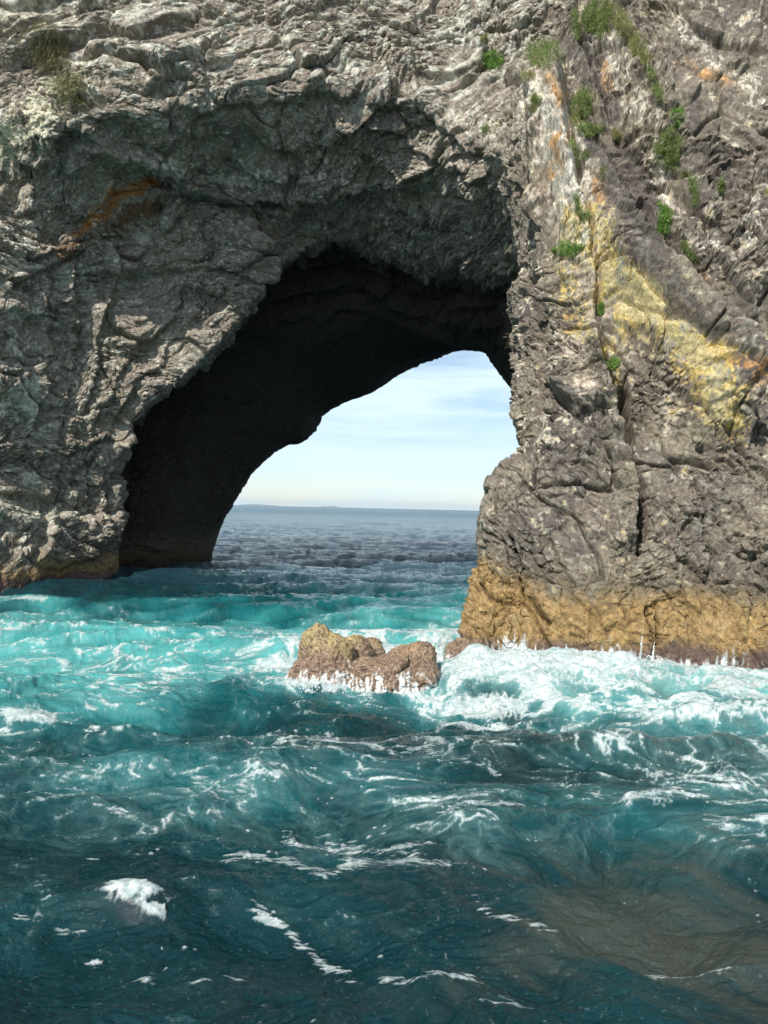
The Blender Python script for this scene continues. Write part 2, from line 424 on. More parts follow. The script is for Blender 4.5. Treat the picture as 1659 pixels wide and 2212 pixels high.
kk2 = KPf * 3.0 + .6 * W1[:, 1] + .3 * W2[:, 2]; sw2 = kk2 - np.floor(kk2); sw2 = np.where(sw2 < .8, sw2 / .8, (1 - sw2) / .2)
disp = disp + 1.1 * (sw2 - .5) * ss(KPf, 5.3, 5.8) * (1 - ss(KPf, 7.2, 7.7)) * ss(zc, 1.5, 4)
# sag the silhouette a little less so the outline stays on the drawn line
edgefade = np.exp(-((KPf - 5) / .12) ** 2) * .25 + np.exp(-((KPf - 8) / .15) ** 2) * .5
edgefade = np.maximum(edgefade, .8 * ss(KPf, 6.4, 7.2))
disp = disp - disp * edgefade
g = disp.reshape(TT, KK).copy()
for _ in range(2):
    g[1:-1, 1:-1] = (g[1:-1, 1:-1] * 2 + g[:-2, 1:-1] + g[2:, 1:-1] + g[1:-1, :-2] + g[1:-1, 2:]) / 6
disp = g.ravel()
pos1 = base + nor * disp[:, None]
G = pos1.reshape(TT, KK, 3)
Nn = np.cross(np.gradient(G, axis=0), np.gradient(G, axis=1)); Nn /= np.linalg.norm(Nn, axis=2, keepdims=True) + 1e-9
if (Nn.reshape(-1, 3) * nor).sum() < 0: Nn = -Nn
Nn = Nn + 1.2 * nor.reshape(TT, KK, 3)
for _ in range(2):
    Nn[1:-1, 1:-1] = (Nn[1:-1, 1:-1] * 2 + Nn[:-2, 1:-1] + Nn[2:, 1:-1] + Nn[1:-1, :-2] + Nn[1:-1, 2:]) / 6
Nn /= np.linalg.norm(Nn, axis=2, keepdims=True) + 1e-9
nor = Nn.reshape(-1, 3); b32 = pos1.astype(f32)
W2 = np.stack([perlin3(b32 / 1.3, s) for s in (4, 5, 6)], 1); pw = b32 + W1 * 1.1 + W2 * .28
w3 = wsplit((-.4, .2, .9), .42, .22, (.5, .15, .8), .42, .24, 3)
w4 = worley(pw / .14, 4)
swirl = b32 + W1 * 1.5 + W2 * .45
fL = ridge(perlin3(aniso(swirl, (-.45, .2, .87), 2.4, .62), 20)) + .55 * ridge(perlin3(aniso(swirl, (-.5, .3, .8), .95, .27), 21)) \
    + .3 * ridge(perlin3(aniso(swirl, (-.4, .2, .9), .40, .13), 22))
fR = ridge(perlin3(aniso(pw, (.88, .1, .45), 3.0, .8), 23)) + .5 * ridge(perlin3(aniso(pw, (.85, .2, .5), 1.3, .33), 24)) \
    + .3 * ridge(perlin3(aniso(pw, (.3, .2, .9), .5, .2), 25))
fine = fbm3(b32 / .40, 4, 30, .68)

swirl2 = b32 + W1 * 1.5 + W2 * .5
nSt = ridge(perlin3(aniso(swirl2, (-.55, .2, .8), .55, .10), 27)) * .6 + ridge(perlin3(aniso(swirl2, (-.45, .3, .85), .28, .055), 28)) * .4
nSr = ridge(perlin3(aniso(pw, (.9, .1, .42), .5, .11), 29))
slab = ss(perlin3(b32 / 3.3, 95) + .4 * perlin3(b32 / 1.2, 96), -.25, .35)
db_, _, _ = seg_dist(X, Y, [(1185,200),(1225,380),(1290,560),(1400,680),(1540,840)])
slab = slab * (1 - .6 * np.exp(-(db_ / 60) ** 2) * rightness)
rgh = .35 + .95 * slab
disp = rgh * ((1 - rightness) * .030 * nSt + rightness * .014 * nSr + .12 * w3[:, 2] + .02 * (w3[:, 3] - .5) + .022 * w4[:, 2] + (1 - rightness) * .065 * fL + rightness * .03 * fR * (1 - .5 * tide) + .03 * fine)
disp = disp - .045 * rgh * (1 - ss(w3[:, 1] - w3[:, 0], 0, .08)) * (.3 + .7 * rightness)
disp = disp * (1 - .5 * np.maximum(edgefade, 0))
pos = pos1 + nor * disp[:, None]
X, Y, D = project(pos)

# colours ------------------------------------------------------------
def mixc(c, col, m):
    m = np.clip(m, 0, 1)[:, None]; return c * (1 - m) + np.array(col) * m
nA = fbm3(b32 / 3.2, 3, 70); nB = fbm3(b32 / .8, 3, 73, .6); nC = fbm3(b32 / .25, 2, 76, .7); nD = fbm3(b32 / 1.6, 3, 79)
def zone(pts, w):
    d, _, _ = seg_dist(X + 14 * nB, Y + 14 * nD, pts); return np.exp(-(d / w) ** 2)
nE = perlin3(b32 / .10, 85) + .6 * perlin3(b32 / .05, 86)
cL = np.tile(np.array([.225, .188, .148]), (len(pos), 1))
cL = mixc(cL, (.12, .105, .09), ss(nA, -.1, .5) * .6)
cL = mixc(cL, (.20, .17, .125), ss(nD, .1, .6) * .6)
lightz = .35 + .65 * (1 - ss(KPf, 2.8, 3.3))
cL = mixc(cL, (.47, .46, .39), ss(fL + .8 * nB, 1.05, 1.8) * lightz * .9)
cL = mixc(cL, (.50, .45, .36), ss(nC + .7 * nB + .4 * fine, .6, 1.2) * .7)
cL = mixc(cL, (.06, .06, .06), ss(-fL + .5 * nC, .2, 1.0) * .5)
cR = np.tile(np.array([.165, .138, .110]), (len(pos), 1))
cR = mixc(cR, (.085, .075, .070), ss(nA + .4 * nB, 0, .7) * .7)
cR = mixc(cR, (.23, .20, .145), ss(nD - .2 * nA, 0, .6) * .6)
cR = mixc(cR, (.43, .355, .285), ss(zone([(1165,170),(1200,300),(1225,450),(1262,560),(1300,650)], 62) + .7 * zone([(1240,740),(1270,860)], 45) + .35 * nB + .3 * nC, .4, .8) * .95)
cR = mixc(cR, (.46, .42, .35), ss(nB + .8 * nC + .3 * nE, .4, .95) * (.8 * (1 - ss(Y, 900, 1150)) + .35))
cR = mixc(cR, (.30, .29, .24), ss(nC - .3 * nB, .25, .7) * .5)
Zw = zone([(1150,190),(1190,260),(1215,420),(1250,520)], 42) + .9 * zone([(1230,260),(1270,480),(1290,560)], 38) \
    + .8 * zone([(1308,60),(1330,150),(1400,250),(1420,350)], 40) + .7 * zone([(1480,60),(1530,140),(1640,190)], 30) \
    + .7 * zone([(1640,400),(1625,520)], 26) + .6 * zone([(1540,520),(1600,620)], 24) + .5 * zone([(1050,300),(1060,370)], 30) + .6 * zone([(1430,380),(1440,430),(1500,520)],24) \
    + .6 * zone([(1620,740),(1650,840)], 50)
cR = mixc(cR, (.58, .54, .46), ss(Zw + .5 * nB + .5 * nC + .35 * nE, .5, 1.05) * .88)
Zo = zone([(1200,310),(1210,360),(1190,372)], 22) + zone([(1280,400),(1300,420)], 18) + .8 * zone([(1195,165),(1215,200),(1230,300)], 16) \
    + .9 * zone([(1545,770),(1600,790),(1655,800)], 45) + .8 * zone([(1230,620),(1240,700)], 24) + .7 * zone([(1480,130),(1580,180)], 22) + .7 * zone([(1310,140),(1320,180)], 18) + .6 * zone([(1515,580),(1530,610)], 18)
cR = mixc(cR, (.46, .235, .075), ss(Zo + .5 * nB + .45 * nC + .4 * nE, .6, 1.1) * .85)
Zy = 1.1 * zone([(1265,480),(1310,580),(1350,615),(1430,660),(1480,740),(1540,820),(1570,900)], 58) + .75 * zone([(1215,590),(1245,680),(1255,720)], 26) \
    + .75 * zone([(1330,720),(1350,690),(1400,650)], 40) + .6 * zone([(1310,760),(1340,830)], 18) + .5 * zone([(1500,760),(1640,760)], 20)
cR = mixc(cR, (.47, .355, .12), ss(Zy + .45 * nB + .5 * nC + .55 * nE, .5, 1.05) * .88)
cR = mixc(cR, (.50, .50, .38), ss(Zy + .5 * nD - .6 * nC, .75, 1.1) * .3)
Zd = zone([(1275,300),(1320,380),(1400,570),(1480,690)], 26) + zone([(1262,90),(1290,180),(1330,250)], 22) + zone([(1350,330),(1400,430),(1400,520),(1470,640),(1540,720)], 34) + .8 * zone([(1500,230),(1530,330),(1600,380)], 40) + .7 * zone([(1560,560),(1620,660)], 26)
cR = mixc(cR, (.095, .082, .076), ss(Zd - .5 * Zy + .35 * nB + .2 * nC, .45, .85) * .8)
cR = mixc(cR, (.60, .56, .47), ss(nE + .5 * nC, .75, 1.3) * .5 * (1 - ss(Y, 1000, 1250) * .6))
cR = mixc(cR, (.07, .062, .052), ss(-nSr + .4 * nC, -.05, .6) * .35)
cR = mixc(cR, (.055, .048, .042), ss(-nE - .5 * nC, .7, 1.2) * .5)
# left-hand stains
cL = mixc(cL, (.60, .58, .50), ss(nE + .6 * fL * .5 + .4 * nC, .75, 1.35) * (.35 + .4 * lightz))
cL = mixc(cL, (.55, .53, .46), ss(nSt + .45 * nC + .25 * nE, .62, 1.15) * (.45 + .25 * lightz))
cL = mixc(cL, (.06, .058, .055), ss(-nSt + .3 * nC, -.1, .6) * .5)
cL = mixc(cL, (.045, .045, .045), ss(-nE - .5 * nC, .6, 1.2) * .55)
cL = mixc(cL, (.55, .50, .42), ss(zone([(235,730),(250,780),(252,830)], 9) + zone([(155,790),(160,840)], 7) + .5 * nC + .3 * nE, .6, 1.0) * .8)
Zi = 1.45 * zone([(160,500),(230,462),(255,425),(330,395)], 19)
cL = mixc(cL, (.36, .15, .035), ss(Zi + .5 * nB + .5 * nC + .3 * nSt, .75, 1.5) * .9)
cL = mixc(cL, (.10, .050, .022), ss(zone([(140,545),(190,490),(270,470),(330,440)], 32) + .4 * nC - Zi * .8, .45, .8) * .85)
cL = mixc(cL, (.60, .52, .45), ss(zone([(335,365),(420,385),(530,395)], 22) + .7 * zone([(205,480),(215,520),(190,545)], 15) + .7 * zone([(560,380),(640,375),(790,400),(850,395)], 16) + .6 * nC, .6, 1.0) * .8)
cL = mixc(cL, (.56, .52, .38), ss(1.1 * zone([(0,320),(80,240),(160,180)], 60) + .7 * zone([(0,60),(90,30)], 60) + .8 * nC + .3 * nB, .6, 1.1) * .8)
cL = mixc(cL, (.40, .41, .34), ss(zone([(0,1100),(150,1120),(180,1020)], 70) * .8 + .5 * nC, .5, 1.) * .5)
cL = mixc(cL, (.16, .15, .07), ss(zone([(100,90),(120,150),(150,200)], 45) + .5 * nB, .5, .9) * .7)
cL = mixc(cL, (.47, .47, .41), ss(zone([(300,90),(600,70),(850,90),(700,150)], 120) * .7 + .7 * nC + .6 * nE, .9, 1.6) * .6 * (KPf < 3.1))
tunnel_shade = ss(KPf, 5.2, 6.0)
cL = mixc(cL, (.036, .030, .025), tunnel_shade * .95)  # shade inside the tunnel painted into the rock colour
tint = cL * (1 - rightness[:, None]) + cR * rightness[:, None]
zt = pos[:, 2] + .30 * nD + .12 * nC
high = np.where(X < 700, .95, 1.72)
low = np.where(X < 700, .45, .42)
wet = 1 - ss(zt, high + .15, high + 1.4)
tint = mixc(tint, (.12, .098, .065), wet * .55)
zo_ = zt + .35 * nA - .012 * np.clip(1200 - X, 0, 165) * (X > 700) * .35
ochre = (1 - ss(zo_, high - .35, high + .45)) * (.82 + .18 * ss(nC + nB, -.3, .3))
oc = np.tile(np.array([.30, .195, .080]), (len(pos), 1))
oc = mixc(oc, (.18, .125, .06), ss(nC + .5 * nB, .1, .6) * .8); oc = mixc(oc, (.38, .28, .14), ss(-nC, .2, .6) * .6)
lo = (1 - ss(zt, low - .15, low + .25))[:, None]
oc = oc * (1 - lo) + np.array([.13, .085, .068]) * lo
oc = np.where((KPf > 5.2)[:, None], oc * .25, oc)  # tide band darkened in the tunnel, its shade put into the colour
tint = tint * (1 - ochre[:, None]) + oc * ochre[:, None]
# white water clinging to the foot of the pillar
runs = ridge(perlin3(np.stack([b32[:, 0] * 5.5, b32[:, 1] * 5.5, b32[:, 2] * .9], 1), 90))
wash = ss(runs * .5 + .35 - pos[:, 2] * 1.0 + .5 * nD, .5, .85) * (X > 960) * front
tint = mixc(tint, (.62, .65, .65), wash * .8)
tint = np.clip(tint, .01, .8)

faces = grid_faces(TT, KK)
kq = np.broadcast_to(kp[:-1], (TT - 1, KK - 1)).ravel(); tq = np.broadcast_to(tp[:-1, None], (TT - 1, KK - 1)).ravel()
arch = bpy.data.objects.new('rock_arch', None); C.objects.link(arch); arch.location = (0, 0, 0)
tag(arch, 'huge grey and brown sea arch of rough layered rock with open sky through its hole', 'rock arch')
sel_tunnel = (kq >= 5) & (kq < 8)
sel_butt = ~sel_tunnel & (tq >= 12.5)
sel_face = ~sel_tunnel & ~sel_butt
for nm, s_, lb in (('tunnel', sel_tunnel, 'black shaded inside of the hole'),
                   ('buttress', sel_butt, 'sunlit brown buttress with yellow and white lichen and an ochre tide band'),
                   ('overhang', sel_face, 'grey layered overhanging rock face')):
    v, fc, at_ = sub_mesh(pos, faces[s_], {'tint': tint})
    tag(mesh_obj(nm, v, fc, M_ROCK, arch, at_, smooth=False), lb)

# ------------------------------------------------------------------ boulders
def boulder(name, label, origin, ells, nu=420, nv=260, seed=0, top=(.33, .25, .11), low=(.21, .135, .09), ztop=.85):
    u = np.linspace(0, 2 * math.pi, nu, endpoint=False); v = np.linspace(.02, math.pi * .78, nv)
    V, U = np.meshgrid(v, u, indexing='ij')
    dr = np.stack([np.sin(V) * np.cos(U), np.sin(V) * np.sin(U), np.cos(V)], -1).reshape(-1, 3)
    o = np.array(origin, float); r = np.zeros(len(dr))
    ts = []
    for (c, rad) in ells:
        rad = np.array(rad); oc = (o - np.array(c)) / rad; dd = dr / rad
        A = (dd ** 2).sum(1); B = (dd * oc).sum(1); Cc = (oc ** 2).sum() - 1
        disc = B * B - A * Cc; t = np.where(disc > 0, (-B + np.sqrt(np.maximum(disc, 0))) / A, 0); ts.append(np.maximum(t, 0))
    ts = np.array(ts); r = (ts ** 8).sum(0) ** (1 / 8) * 1.08
    p = o + dr * r[:, None]; q = p.astype(f32)
    wq = q + .12 * np.stack([perlin3(q / .5, seed + s) for s in (1, 2, 3)], 1)
    a = worley(wq / .62, seed); b_ = worley(wq / .2, seed + 1); c_ = worley(wq / .075, seed + 2)
    d = .20 * fbm3(q / 1.1, 2, seed + 4) + .09 * a[:, 2] + .05 * (b_[:, 3] - .5) - .05 * b_[:, 0] - .028 * c_[:, 0] + .02 * fbm3(q / .09, 2, seed + 6)
    p = p + dr * d[:, None]
    nz = fbm3(q / .35, 2, seed + 8); nf = fbm3(q / .07, 2, seed + 9, .8)
    zz = p[:, 2] + .25 * nz
    t = np.tile(np.array(low), (len(p), 1)); t = mixc(t, top, ss(zz, ztop - .3, ztop + .15))
    t = mixc(t, (.38, .29, .20), ss(nf, .1, .6) * .5); t = mixc(t, (.08, .05, .035), ss(-nf - .3 * nz, .1, .6) * .8)
    run = ridge(perlin3(np.stack([q[:, 0] * 9, q[:, 1] * 9, q[:, 2] * 1.5], 1), seed + 12))
    t = mixc(t, (.72, .74, .73), ss(run * .35 + .38 - p[:, 2] * 1.1 + .25 * nz, .25, .5) * .85)
    o_ = mesh_obj(name, p, grid_faces(nv, nu, True), M_WET, None, {'tint': t})
    return tag(o_, label, 'boulder')
def XW(px, d): return (px - CX) / F * d
boulder('boulder', 'taller brown boulder with golden weed on top, waves draining off its left side', (XW(735, 17.4), 17.4, .1),
        [((XW(712, 17.3), 17.3, 0), (.80, .8, 1.0)), ((XW(695, 17.3), 17.3, .2), (.42, .45, .98)), ((XW(770, 17.9), 17.9, .1), (.62, .5, .84)), ((XW(800, 18.2), 18.3, .0), (.42, .4, .72))], seed=100)
boulder('boulder', 'lower rounded reddish brown boulder right of the taller one, against the breaking wave', (XW(870, 16.7), 16.8, .05),
        [((XW(885, 16.7), 16.8, 0), (.76, .68, .88)), ((XW(820, 16.6), 16.7, -.05), (.70, .6, .72)), ((XW(905, 16.7), 16.9, .35), (.42, .4, .50))], seed=130, top=(.30, .20, .11), ztop=.9)
boulder('boulder', 'small wet dark rock between the lower boulder and the foot of the pillar', (XW(1015, 18.6), 18.6, .1),
        [((XW(1005, 18.4), 18.4, .1), (.46, .4, .68)), ((XW(1035, 18.8), 18.8, .1), (.36, .4, .6))], nu=240, nv=150, seed=160, top=(.24, .17, .09), low=(.17, .11, .08))

# ------------------------------------------------------------------ the sea
def table(rows, vals, x, y):
    xs = np.array([0, 276, 553, 830, 1106, 1383, 1659], float); ys = np.array(rows, float); A = np.array(vals, float)
    x = np.clip(x, 0, 1659); y = np.clip(y, ys[0], ys[-1])
    j = np.clip(np.searchsorted(ys, y, side='right') - 1, 0, len(ys) - 2); i = np.clip((x / 276.5).astype(int), 0, 5)
    tx = np.clip((x - xs[i]) / (xs[i + 1] - xs[i]), 0, 1); ty = (y - ys[j]) / (ys[j + 1] - ys[j])
    return (A[j, i] * (1 - tx) + A[j, i + 1] * tx) * (1 - ty) + (A[j + 1, i] * (1 - tx) + A[j + 1, i + 1] * tx) * ty
TQ = [(1090, [.05] * 7), (1140, [.10] * 7), (1210, [.07] * 7), (1262, [.03, .03, .04, .10, .3, .3, .3]), (1285, [.10, .06, .07, .2, .5, .5, .5]),
      (1312, [.75, .35, .15, .40, .7, .7, .7]), (1345, [.9, .8, .7, .7, .8, .8, .8]), (1400, [1, 1, .85, .8, .9, .9, .9]), (1450, [.95, .95, .75, .6, .7, .8, .8]),
      (1500, [.8, .6, .3, .25, .5, .65, .8]), (1550, [.42, .28, .12, .08, .18, .35, .42]), (1600, [.22, .17, .11, .07, .08, .15, .22]), (1660, [.24, .27, .28, .18, .06, .08, .14]),
      (1720, [.14, .2, .25, .22, .14, .20, .20]), (1800, [.08, .09, .12, .13, .10, .15, .15]), (1900, [.04, .04, .04, .05, .08, .07, .09]), (2000, [.05, .06, .05, .07, .08, .08, .08]), (2300, [.03] * 7)]
FO = [(1090, [.0] * 7), (1125, [.10] * 7), (1160, [.16, .16, .16, .16, .1, .1, .1]), (1200, [.02] * 7), (1270, [0, 0, 0, 0, .1, .1, .1]), (1290, [.35, .1, 0, .05, .2, .2, .2]),
      (1320, [.46, .34, .16, .30, .4, .4, .4]), (1360, [.50, .42, .40, .46, .55, .6, .6]), (1400, [.50, .44, .46, .75, .8, .8, .7]), (1440, [.46, .50, .60, .95, 1.0, .9, .7]), (1480, [.42, .46, .36, .7, .9, .8, .8]),
      (1505, [.42, .42, .26, .30, .55, .62, .75]), (1550, [.36, .22, .12, .14, .28, .46, .56]), (1600, [.36, .30, .32, .26, .26, .34, .48]), (1660, [.38, .44, .46, .34, .24, .30, .50]),
      (1720, [.30, .42, .42, .38, .32, .32, .44]), (1800, [.22, .26, .32, .36, .40, .26, .36]), (1900, [.16, .12, .14, .14, .18, .12, .18]), (2000, [.14, .14, .08, .12, .10, .06, .04]), (2300, [.05] * 7)]

ppr = np.concatenate([np.arange(1.2, 60, .75), np.arange(60, 420, 1.1), np.arange(420, 1300, 1.75)])[::-1]
rad = np.concatenate([np.linspace(.2, 6400 / 1300, 24)[:-1], 6400 / ppr, [4500, 7000, 12000, 30000]])
az = np.concatenate([np.linspace(-math.pi, -math.radians(31), 60)[:-1], np.arctan(np.linspace(math.tan(math.radians(-31)), math.tan(math.radians(31)), 1150)), np.linspace(math.radians(31), math.pi, 60)[1:-1]])
RR, AZ = np.meshgrid(rad, az, indexing='ij')
RR2 = RR / np.maximum(np.cos(AZ), .85)       # keep rows straight across the view
sx = (RR2 * np.sin(AZ)).ravel(); sy = (RR2 * np.cos(AZ)).ravel(); rr = np.hypot(sx, sy)
sp = np.stack([sx, sy], 1).astype(f32)
pl = np.stack([sx, sy, np.zeros(len(sx))], 1)
px, py, dd = project(pl); inview = dd > .5
px = np.where(inview, px, 800); py = np.where(inview, py, 2300)
spacing = rr * rr / 6400 * 1.75
def fadeL(lam): return 1 - ss(spacing, .6 * lam, 1.5 * lam)
hw = np.zeros(len(sx))
srng = np.random.RandomState(8)
calm = .45 + .55 * ss(rr, 9, 4) + 0
for lam, amp in ((11, .10), (8, .09), (6.2, .08), (4.6, .06), (3.3, .045), (17, .10), (26, .12)):
    for _ in range(2):
        th = math.radians(srng.uniform(50, 130)); k = 2 * math.pi / lam; ph = srng.uniform(0, 6.28)
        hw += amp * .8 * np.sin((sx * math.cos(th) + sy * math.sin(th)) * k + ph + .8 * perlin2(sp / (lam * 1.3), 3)) * (1 - ss(spacing, 1.5 * lam, 6 * lam)) * (1 - .5 * ss(rr, 45, 110))
wp = np.stack([perlin2(sp / 3.0, 1), perlin2(sp / 3.0, 2)], 1); wp2 = np.stack([perlin2(sp / .9, 4), perlin2(sp / .9, 5)], 1)
q1 = sp + wp * .75 + wp2 * .25 + .06 * np.stack([perlin2(sp / .28, 6), perlin2(sp / .28, 7)], 1)
ca, sa = math.cos(.35), math.sin(.35)
qr = np.stack([q1[:, 0] * ca + q1[:, 1] * sa, -q1[:, 0] * sa + q1[:, 1] * ca], 1)
def chop(lx, ly, seed): return (1 - np.sqrt(perlin2(np.stack([qr[:, 0] / lx, qr[:, 1] / ly], 1), seed) ** 2 + .006) * 2.2)
ch1 = chop(3.6, 2.0, 10); ch2 = chop(1.9, 1.25, 11); ch3 = chop(.9, .60, 12); ch4 = chop(.36, .20, 13); ch5 = chop(.17, .10, 14)
ch6 = chop(.08, .05, 15)
hw += .17 * ch1 * fadeL(9) + .080 * ch2 * fadeL(5) + (1 + .5 * ss(rr, 9, 16)) * (.032 * ch3 * fadeL(1.6) + .019 * ch4 * fadeL(.5)) + .009 * ch5 * fadeL(.2) + .004 * ch6 * fadeL(.1)
hw -= .12

def bump(pxc, pyc, wx, wy, h, rot=0.0):      # a swell standing at a place on the sea
    c = sea(pxc, pyc); s = c[1] / F
    dx = sx - c[0]; dy = sy - c[1]
    dx, dy = dx * math.cos(rot) + dy * math.sin(rot), -dx * math.sin(rot) + dy * math.cos(rot)
    return h * np.exp(-(dx / wx) ** 2 - (dy / wy) ** 2)
# wave breaking against the pillar foot
crx = ss(px, 880, 1040) * (1 - .55 * ss(px, 1330, 1500))
yc = 17.7 + .35 * perlin2(sp / 1.5, 20)
prof = np.where(sy < yc, np.exp(-((sy - yc) / 1.05) ** 2), np.exp(-((sy - yc) / 1.6) ** 2))
brk = prof * crx * (1 + .35 * perlin2(sp / .8, 21)) * (np.abs(sx) < 14)
hw = hw * (1 - .6 * brk) + .56 * brk
lace = ridge(perlin2(q1 / .45, 30)) * .5 + ridge(perlin2(q1 / .17, 31)) * .35
q45 = np.stack([(sx * .8 + sy * .6 + hw) / .9, (-sx * .6 + sy * .8 + hw) / .12], 1).astype(f32)
run_ = ridge(perlin2(q45 + wp2 * .8, 49))
hw += brk * (.05 * run_ + .03 * lace + .05 * perlin2(sp / .40, 33) + .008 * perlin2(sp / .09, 34))
hw += bump(640, 1450, .8, .5, .10) + bump(620, 1400, .9, .7, .22) + bump(920, 1385, .9, .5, .22)
hw += bump(1395, 1600, 2.0, .45, .20, .1) + bump(1150, 1765, .9, .35, .16) + bump(70, 1300, 2.5, 1.6, .26, -.1) + bump(560, 1320, 2.8, .8, .25, -.1)
hw += bump(30, 1565, .9, .4, .28) + bump(250, 1590, .7, .3, .18, .3) + bump(285, 1965, .42, .17, .12, -.15) + bump(1250, 1940, 1.2, .35, .10, -.4)

# foam and painted glints --------------------------------------------------------------
pxn = px + 40 * perlin2(sp / 2.0, 40); pyn = py + np.clip((py - 1098) * .10, 0, 45) * perlin2(sp / 1.4, 41)
fden = table([r[0] for r in FO], [r[1] for r in FO], pxn, pyn)
tq_ = table([r[0] for r in TQ], [r[1] for r in TQ], pxn, pyn)
qs = np.stack([q1[:, 0] * .8, q1[:, 1]], 1)
l1 = ridge(perlin2(qs / .95, 42)); l2 = ridge(perlin2(qs / .38, 43)) * fadeL(.5); l3 = ridge(perlin2(qs / .15, 44)) * fadeL(.22)
clump = perlin2(sp / 1.7, 45) * .5 + perlin2(sp / 4.5, 46) * .4
l4 = ridge(perlin2(sp / .07, 48)) * fadeL(.12)
L = .34 * l1 + .32 * l2 + .28 * l3 + .12 * l4 + .30 * clump + .18 * (ch1 - .3) + .14 * (ch2 - .3)
foam_glint = ss(L + fden * 1.05 - .10 * (1 - ss(rr, 6, 12)), 1.02, 1.42)
bm = brk > .02; p3 = np.stack([sx, sy, hw * 1.2], 1)[bm].astype(f32); p3 = p3 + .12 * np.stack([perlin3(p3 / .4, k) for k in (1, 2, 3)], 1)
br = np.zeros(len(sx)); br[bm] = .38 * ridge(perlin3(p3 / .34, 5)) + .32 * ridge(perlin3(p3 / .14, 6)) + .14 * perlin3(p3 / .06, 7) + .2 * perlin3(p3 / .9, 8)
foam_glint = np.maximum(foam_glint, ss(brk * .75 + .30 * run_ * bm + br, .62, 1.35) * ss(brk, .03, .25))
def patch(pxc, pyc, wx, wy, s=1.0, rot=0.0):
    g = bump(pxc, pyc, wx, wy, 1.0, rot); return ss(g * 1.3 * s + .35 * l2 + .4 * l3 + .25 * l4, .9, 1.5) * ss(g, .12, .45)
for a in ((285, 1965, .34, .14, 1.1, -.15), (335, 1990, .16, .08, 1.1, 0), (35, 1570, .55, .25, 1.1, -.1), (600, 1420, .9, 1.0, 1.2), (690, 1482, 1.1, .35, 1.2), (60, 1300, 1.3, .55, 1.0, -.1),
          (830, 1400, .5, .5, 1.2), (930, 1385, .9, .6, 1.1), (980, 1440, .9, .6, 1.2), (1040, 1540, .9, .35, 1.1), (1030, 1480, 1.0, .5, 1.3), (1045, 1512, 1.0, .45, 1.5), (920, 1480, .7, .25, 1.0), (260, 1590, .35, .12, .9, .5), (700, 1605, 1.5, .07, .95, -.08), (360, 1420, .5, .35, .9), (200, 2080, .12, .05, .9, .2),
          (570, 1148, 3, .8, 1.1), (650, 1151, 6, .7, 1.0), (740, 1155, 6, .6, .9), (1600, 1440, 2.5, .7, 1.0)):
    foam_glint = np.maximum(foam_glint, .8 * patch(*a))
# long combed streaks: sky glints painted on the water through the foam mask
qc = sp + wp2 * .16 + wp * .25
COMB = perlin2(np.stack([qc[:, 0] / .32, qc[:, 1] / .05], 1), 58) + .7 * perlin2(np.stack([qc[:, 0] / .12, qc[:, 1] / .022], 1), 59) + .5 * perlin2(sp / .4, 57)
def glint_streak(pts, w, s=1.0, seed=60):
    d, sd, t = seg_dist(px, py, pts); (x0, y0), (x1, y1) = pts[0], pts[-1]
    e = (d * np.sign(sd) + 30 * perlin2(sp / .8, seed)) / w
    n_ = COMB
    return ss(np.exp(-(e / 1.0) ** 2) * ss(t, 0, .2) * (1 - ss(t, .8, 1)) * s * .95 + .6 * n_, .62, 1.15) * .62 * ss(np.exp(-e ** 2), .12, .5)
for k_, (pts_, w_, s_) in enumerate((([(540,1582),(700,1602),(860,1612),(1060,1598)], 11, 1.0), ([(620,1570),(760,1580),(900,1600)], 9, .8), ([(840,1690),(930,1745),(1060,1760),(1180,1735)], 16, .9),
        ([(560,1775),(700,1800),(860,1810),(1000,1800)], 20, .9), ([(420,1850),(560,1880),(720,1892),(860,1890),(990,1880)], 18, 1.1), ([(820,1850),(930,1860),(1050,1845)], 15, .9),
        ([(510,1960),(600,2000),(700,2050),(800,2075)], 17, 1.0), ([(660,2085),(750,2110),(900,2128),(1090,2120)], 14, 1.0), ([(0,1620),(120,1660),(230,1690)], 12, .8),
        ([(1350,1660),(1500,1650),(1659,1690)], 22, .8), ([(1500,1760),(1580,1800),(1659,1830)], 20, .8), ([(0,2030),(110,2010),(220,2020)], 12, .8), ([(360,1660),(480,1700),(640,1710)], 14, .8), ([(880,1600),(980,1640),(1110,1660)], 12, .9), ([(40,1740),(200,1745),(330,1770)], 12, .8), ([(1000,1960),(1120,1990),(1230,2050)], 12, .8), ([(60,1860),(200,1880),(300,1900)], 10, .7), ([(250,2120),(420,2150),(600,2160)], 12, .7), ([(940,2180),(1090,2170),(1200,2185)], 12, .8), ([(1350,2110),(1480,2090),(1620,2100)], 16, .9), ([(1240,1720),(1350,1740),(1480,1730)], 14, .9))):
    foam_glint = np.maximum(foam_glint, glint_streak(pts_, w_, s_, 60 + 4 * k_))
# fine flecks of froth left on the surface
fl = worley(np.concatenate([(sp + wp2 * .1) / .12, np.zeros((len(q1), 1))], 1).astype(f32), 5)
fleck = (1 - ss(fl[:, 0], .07, .12 + .25 * fl[:, 3])) * (fl[:, 3] > .55) * ss(ridge(perlin2(qs / 1.6, 47)) + .9 * fden, .85, 1.15) * (rr < 14) * ss(perlin2(sp / .7, 64), .05, .3)
foam_glint = np.maximum(foam_glint, fleck * .95)
# swash swept up the foot of the breaking wave
hw += foam_glint * .015 * (rr < 30)

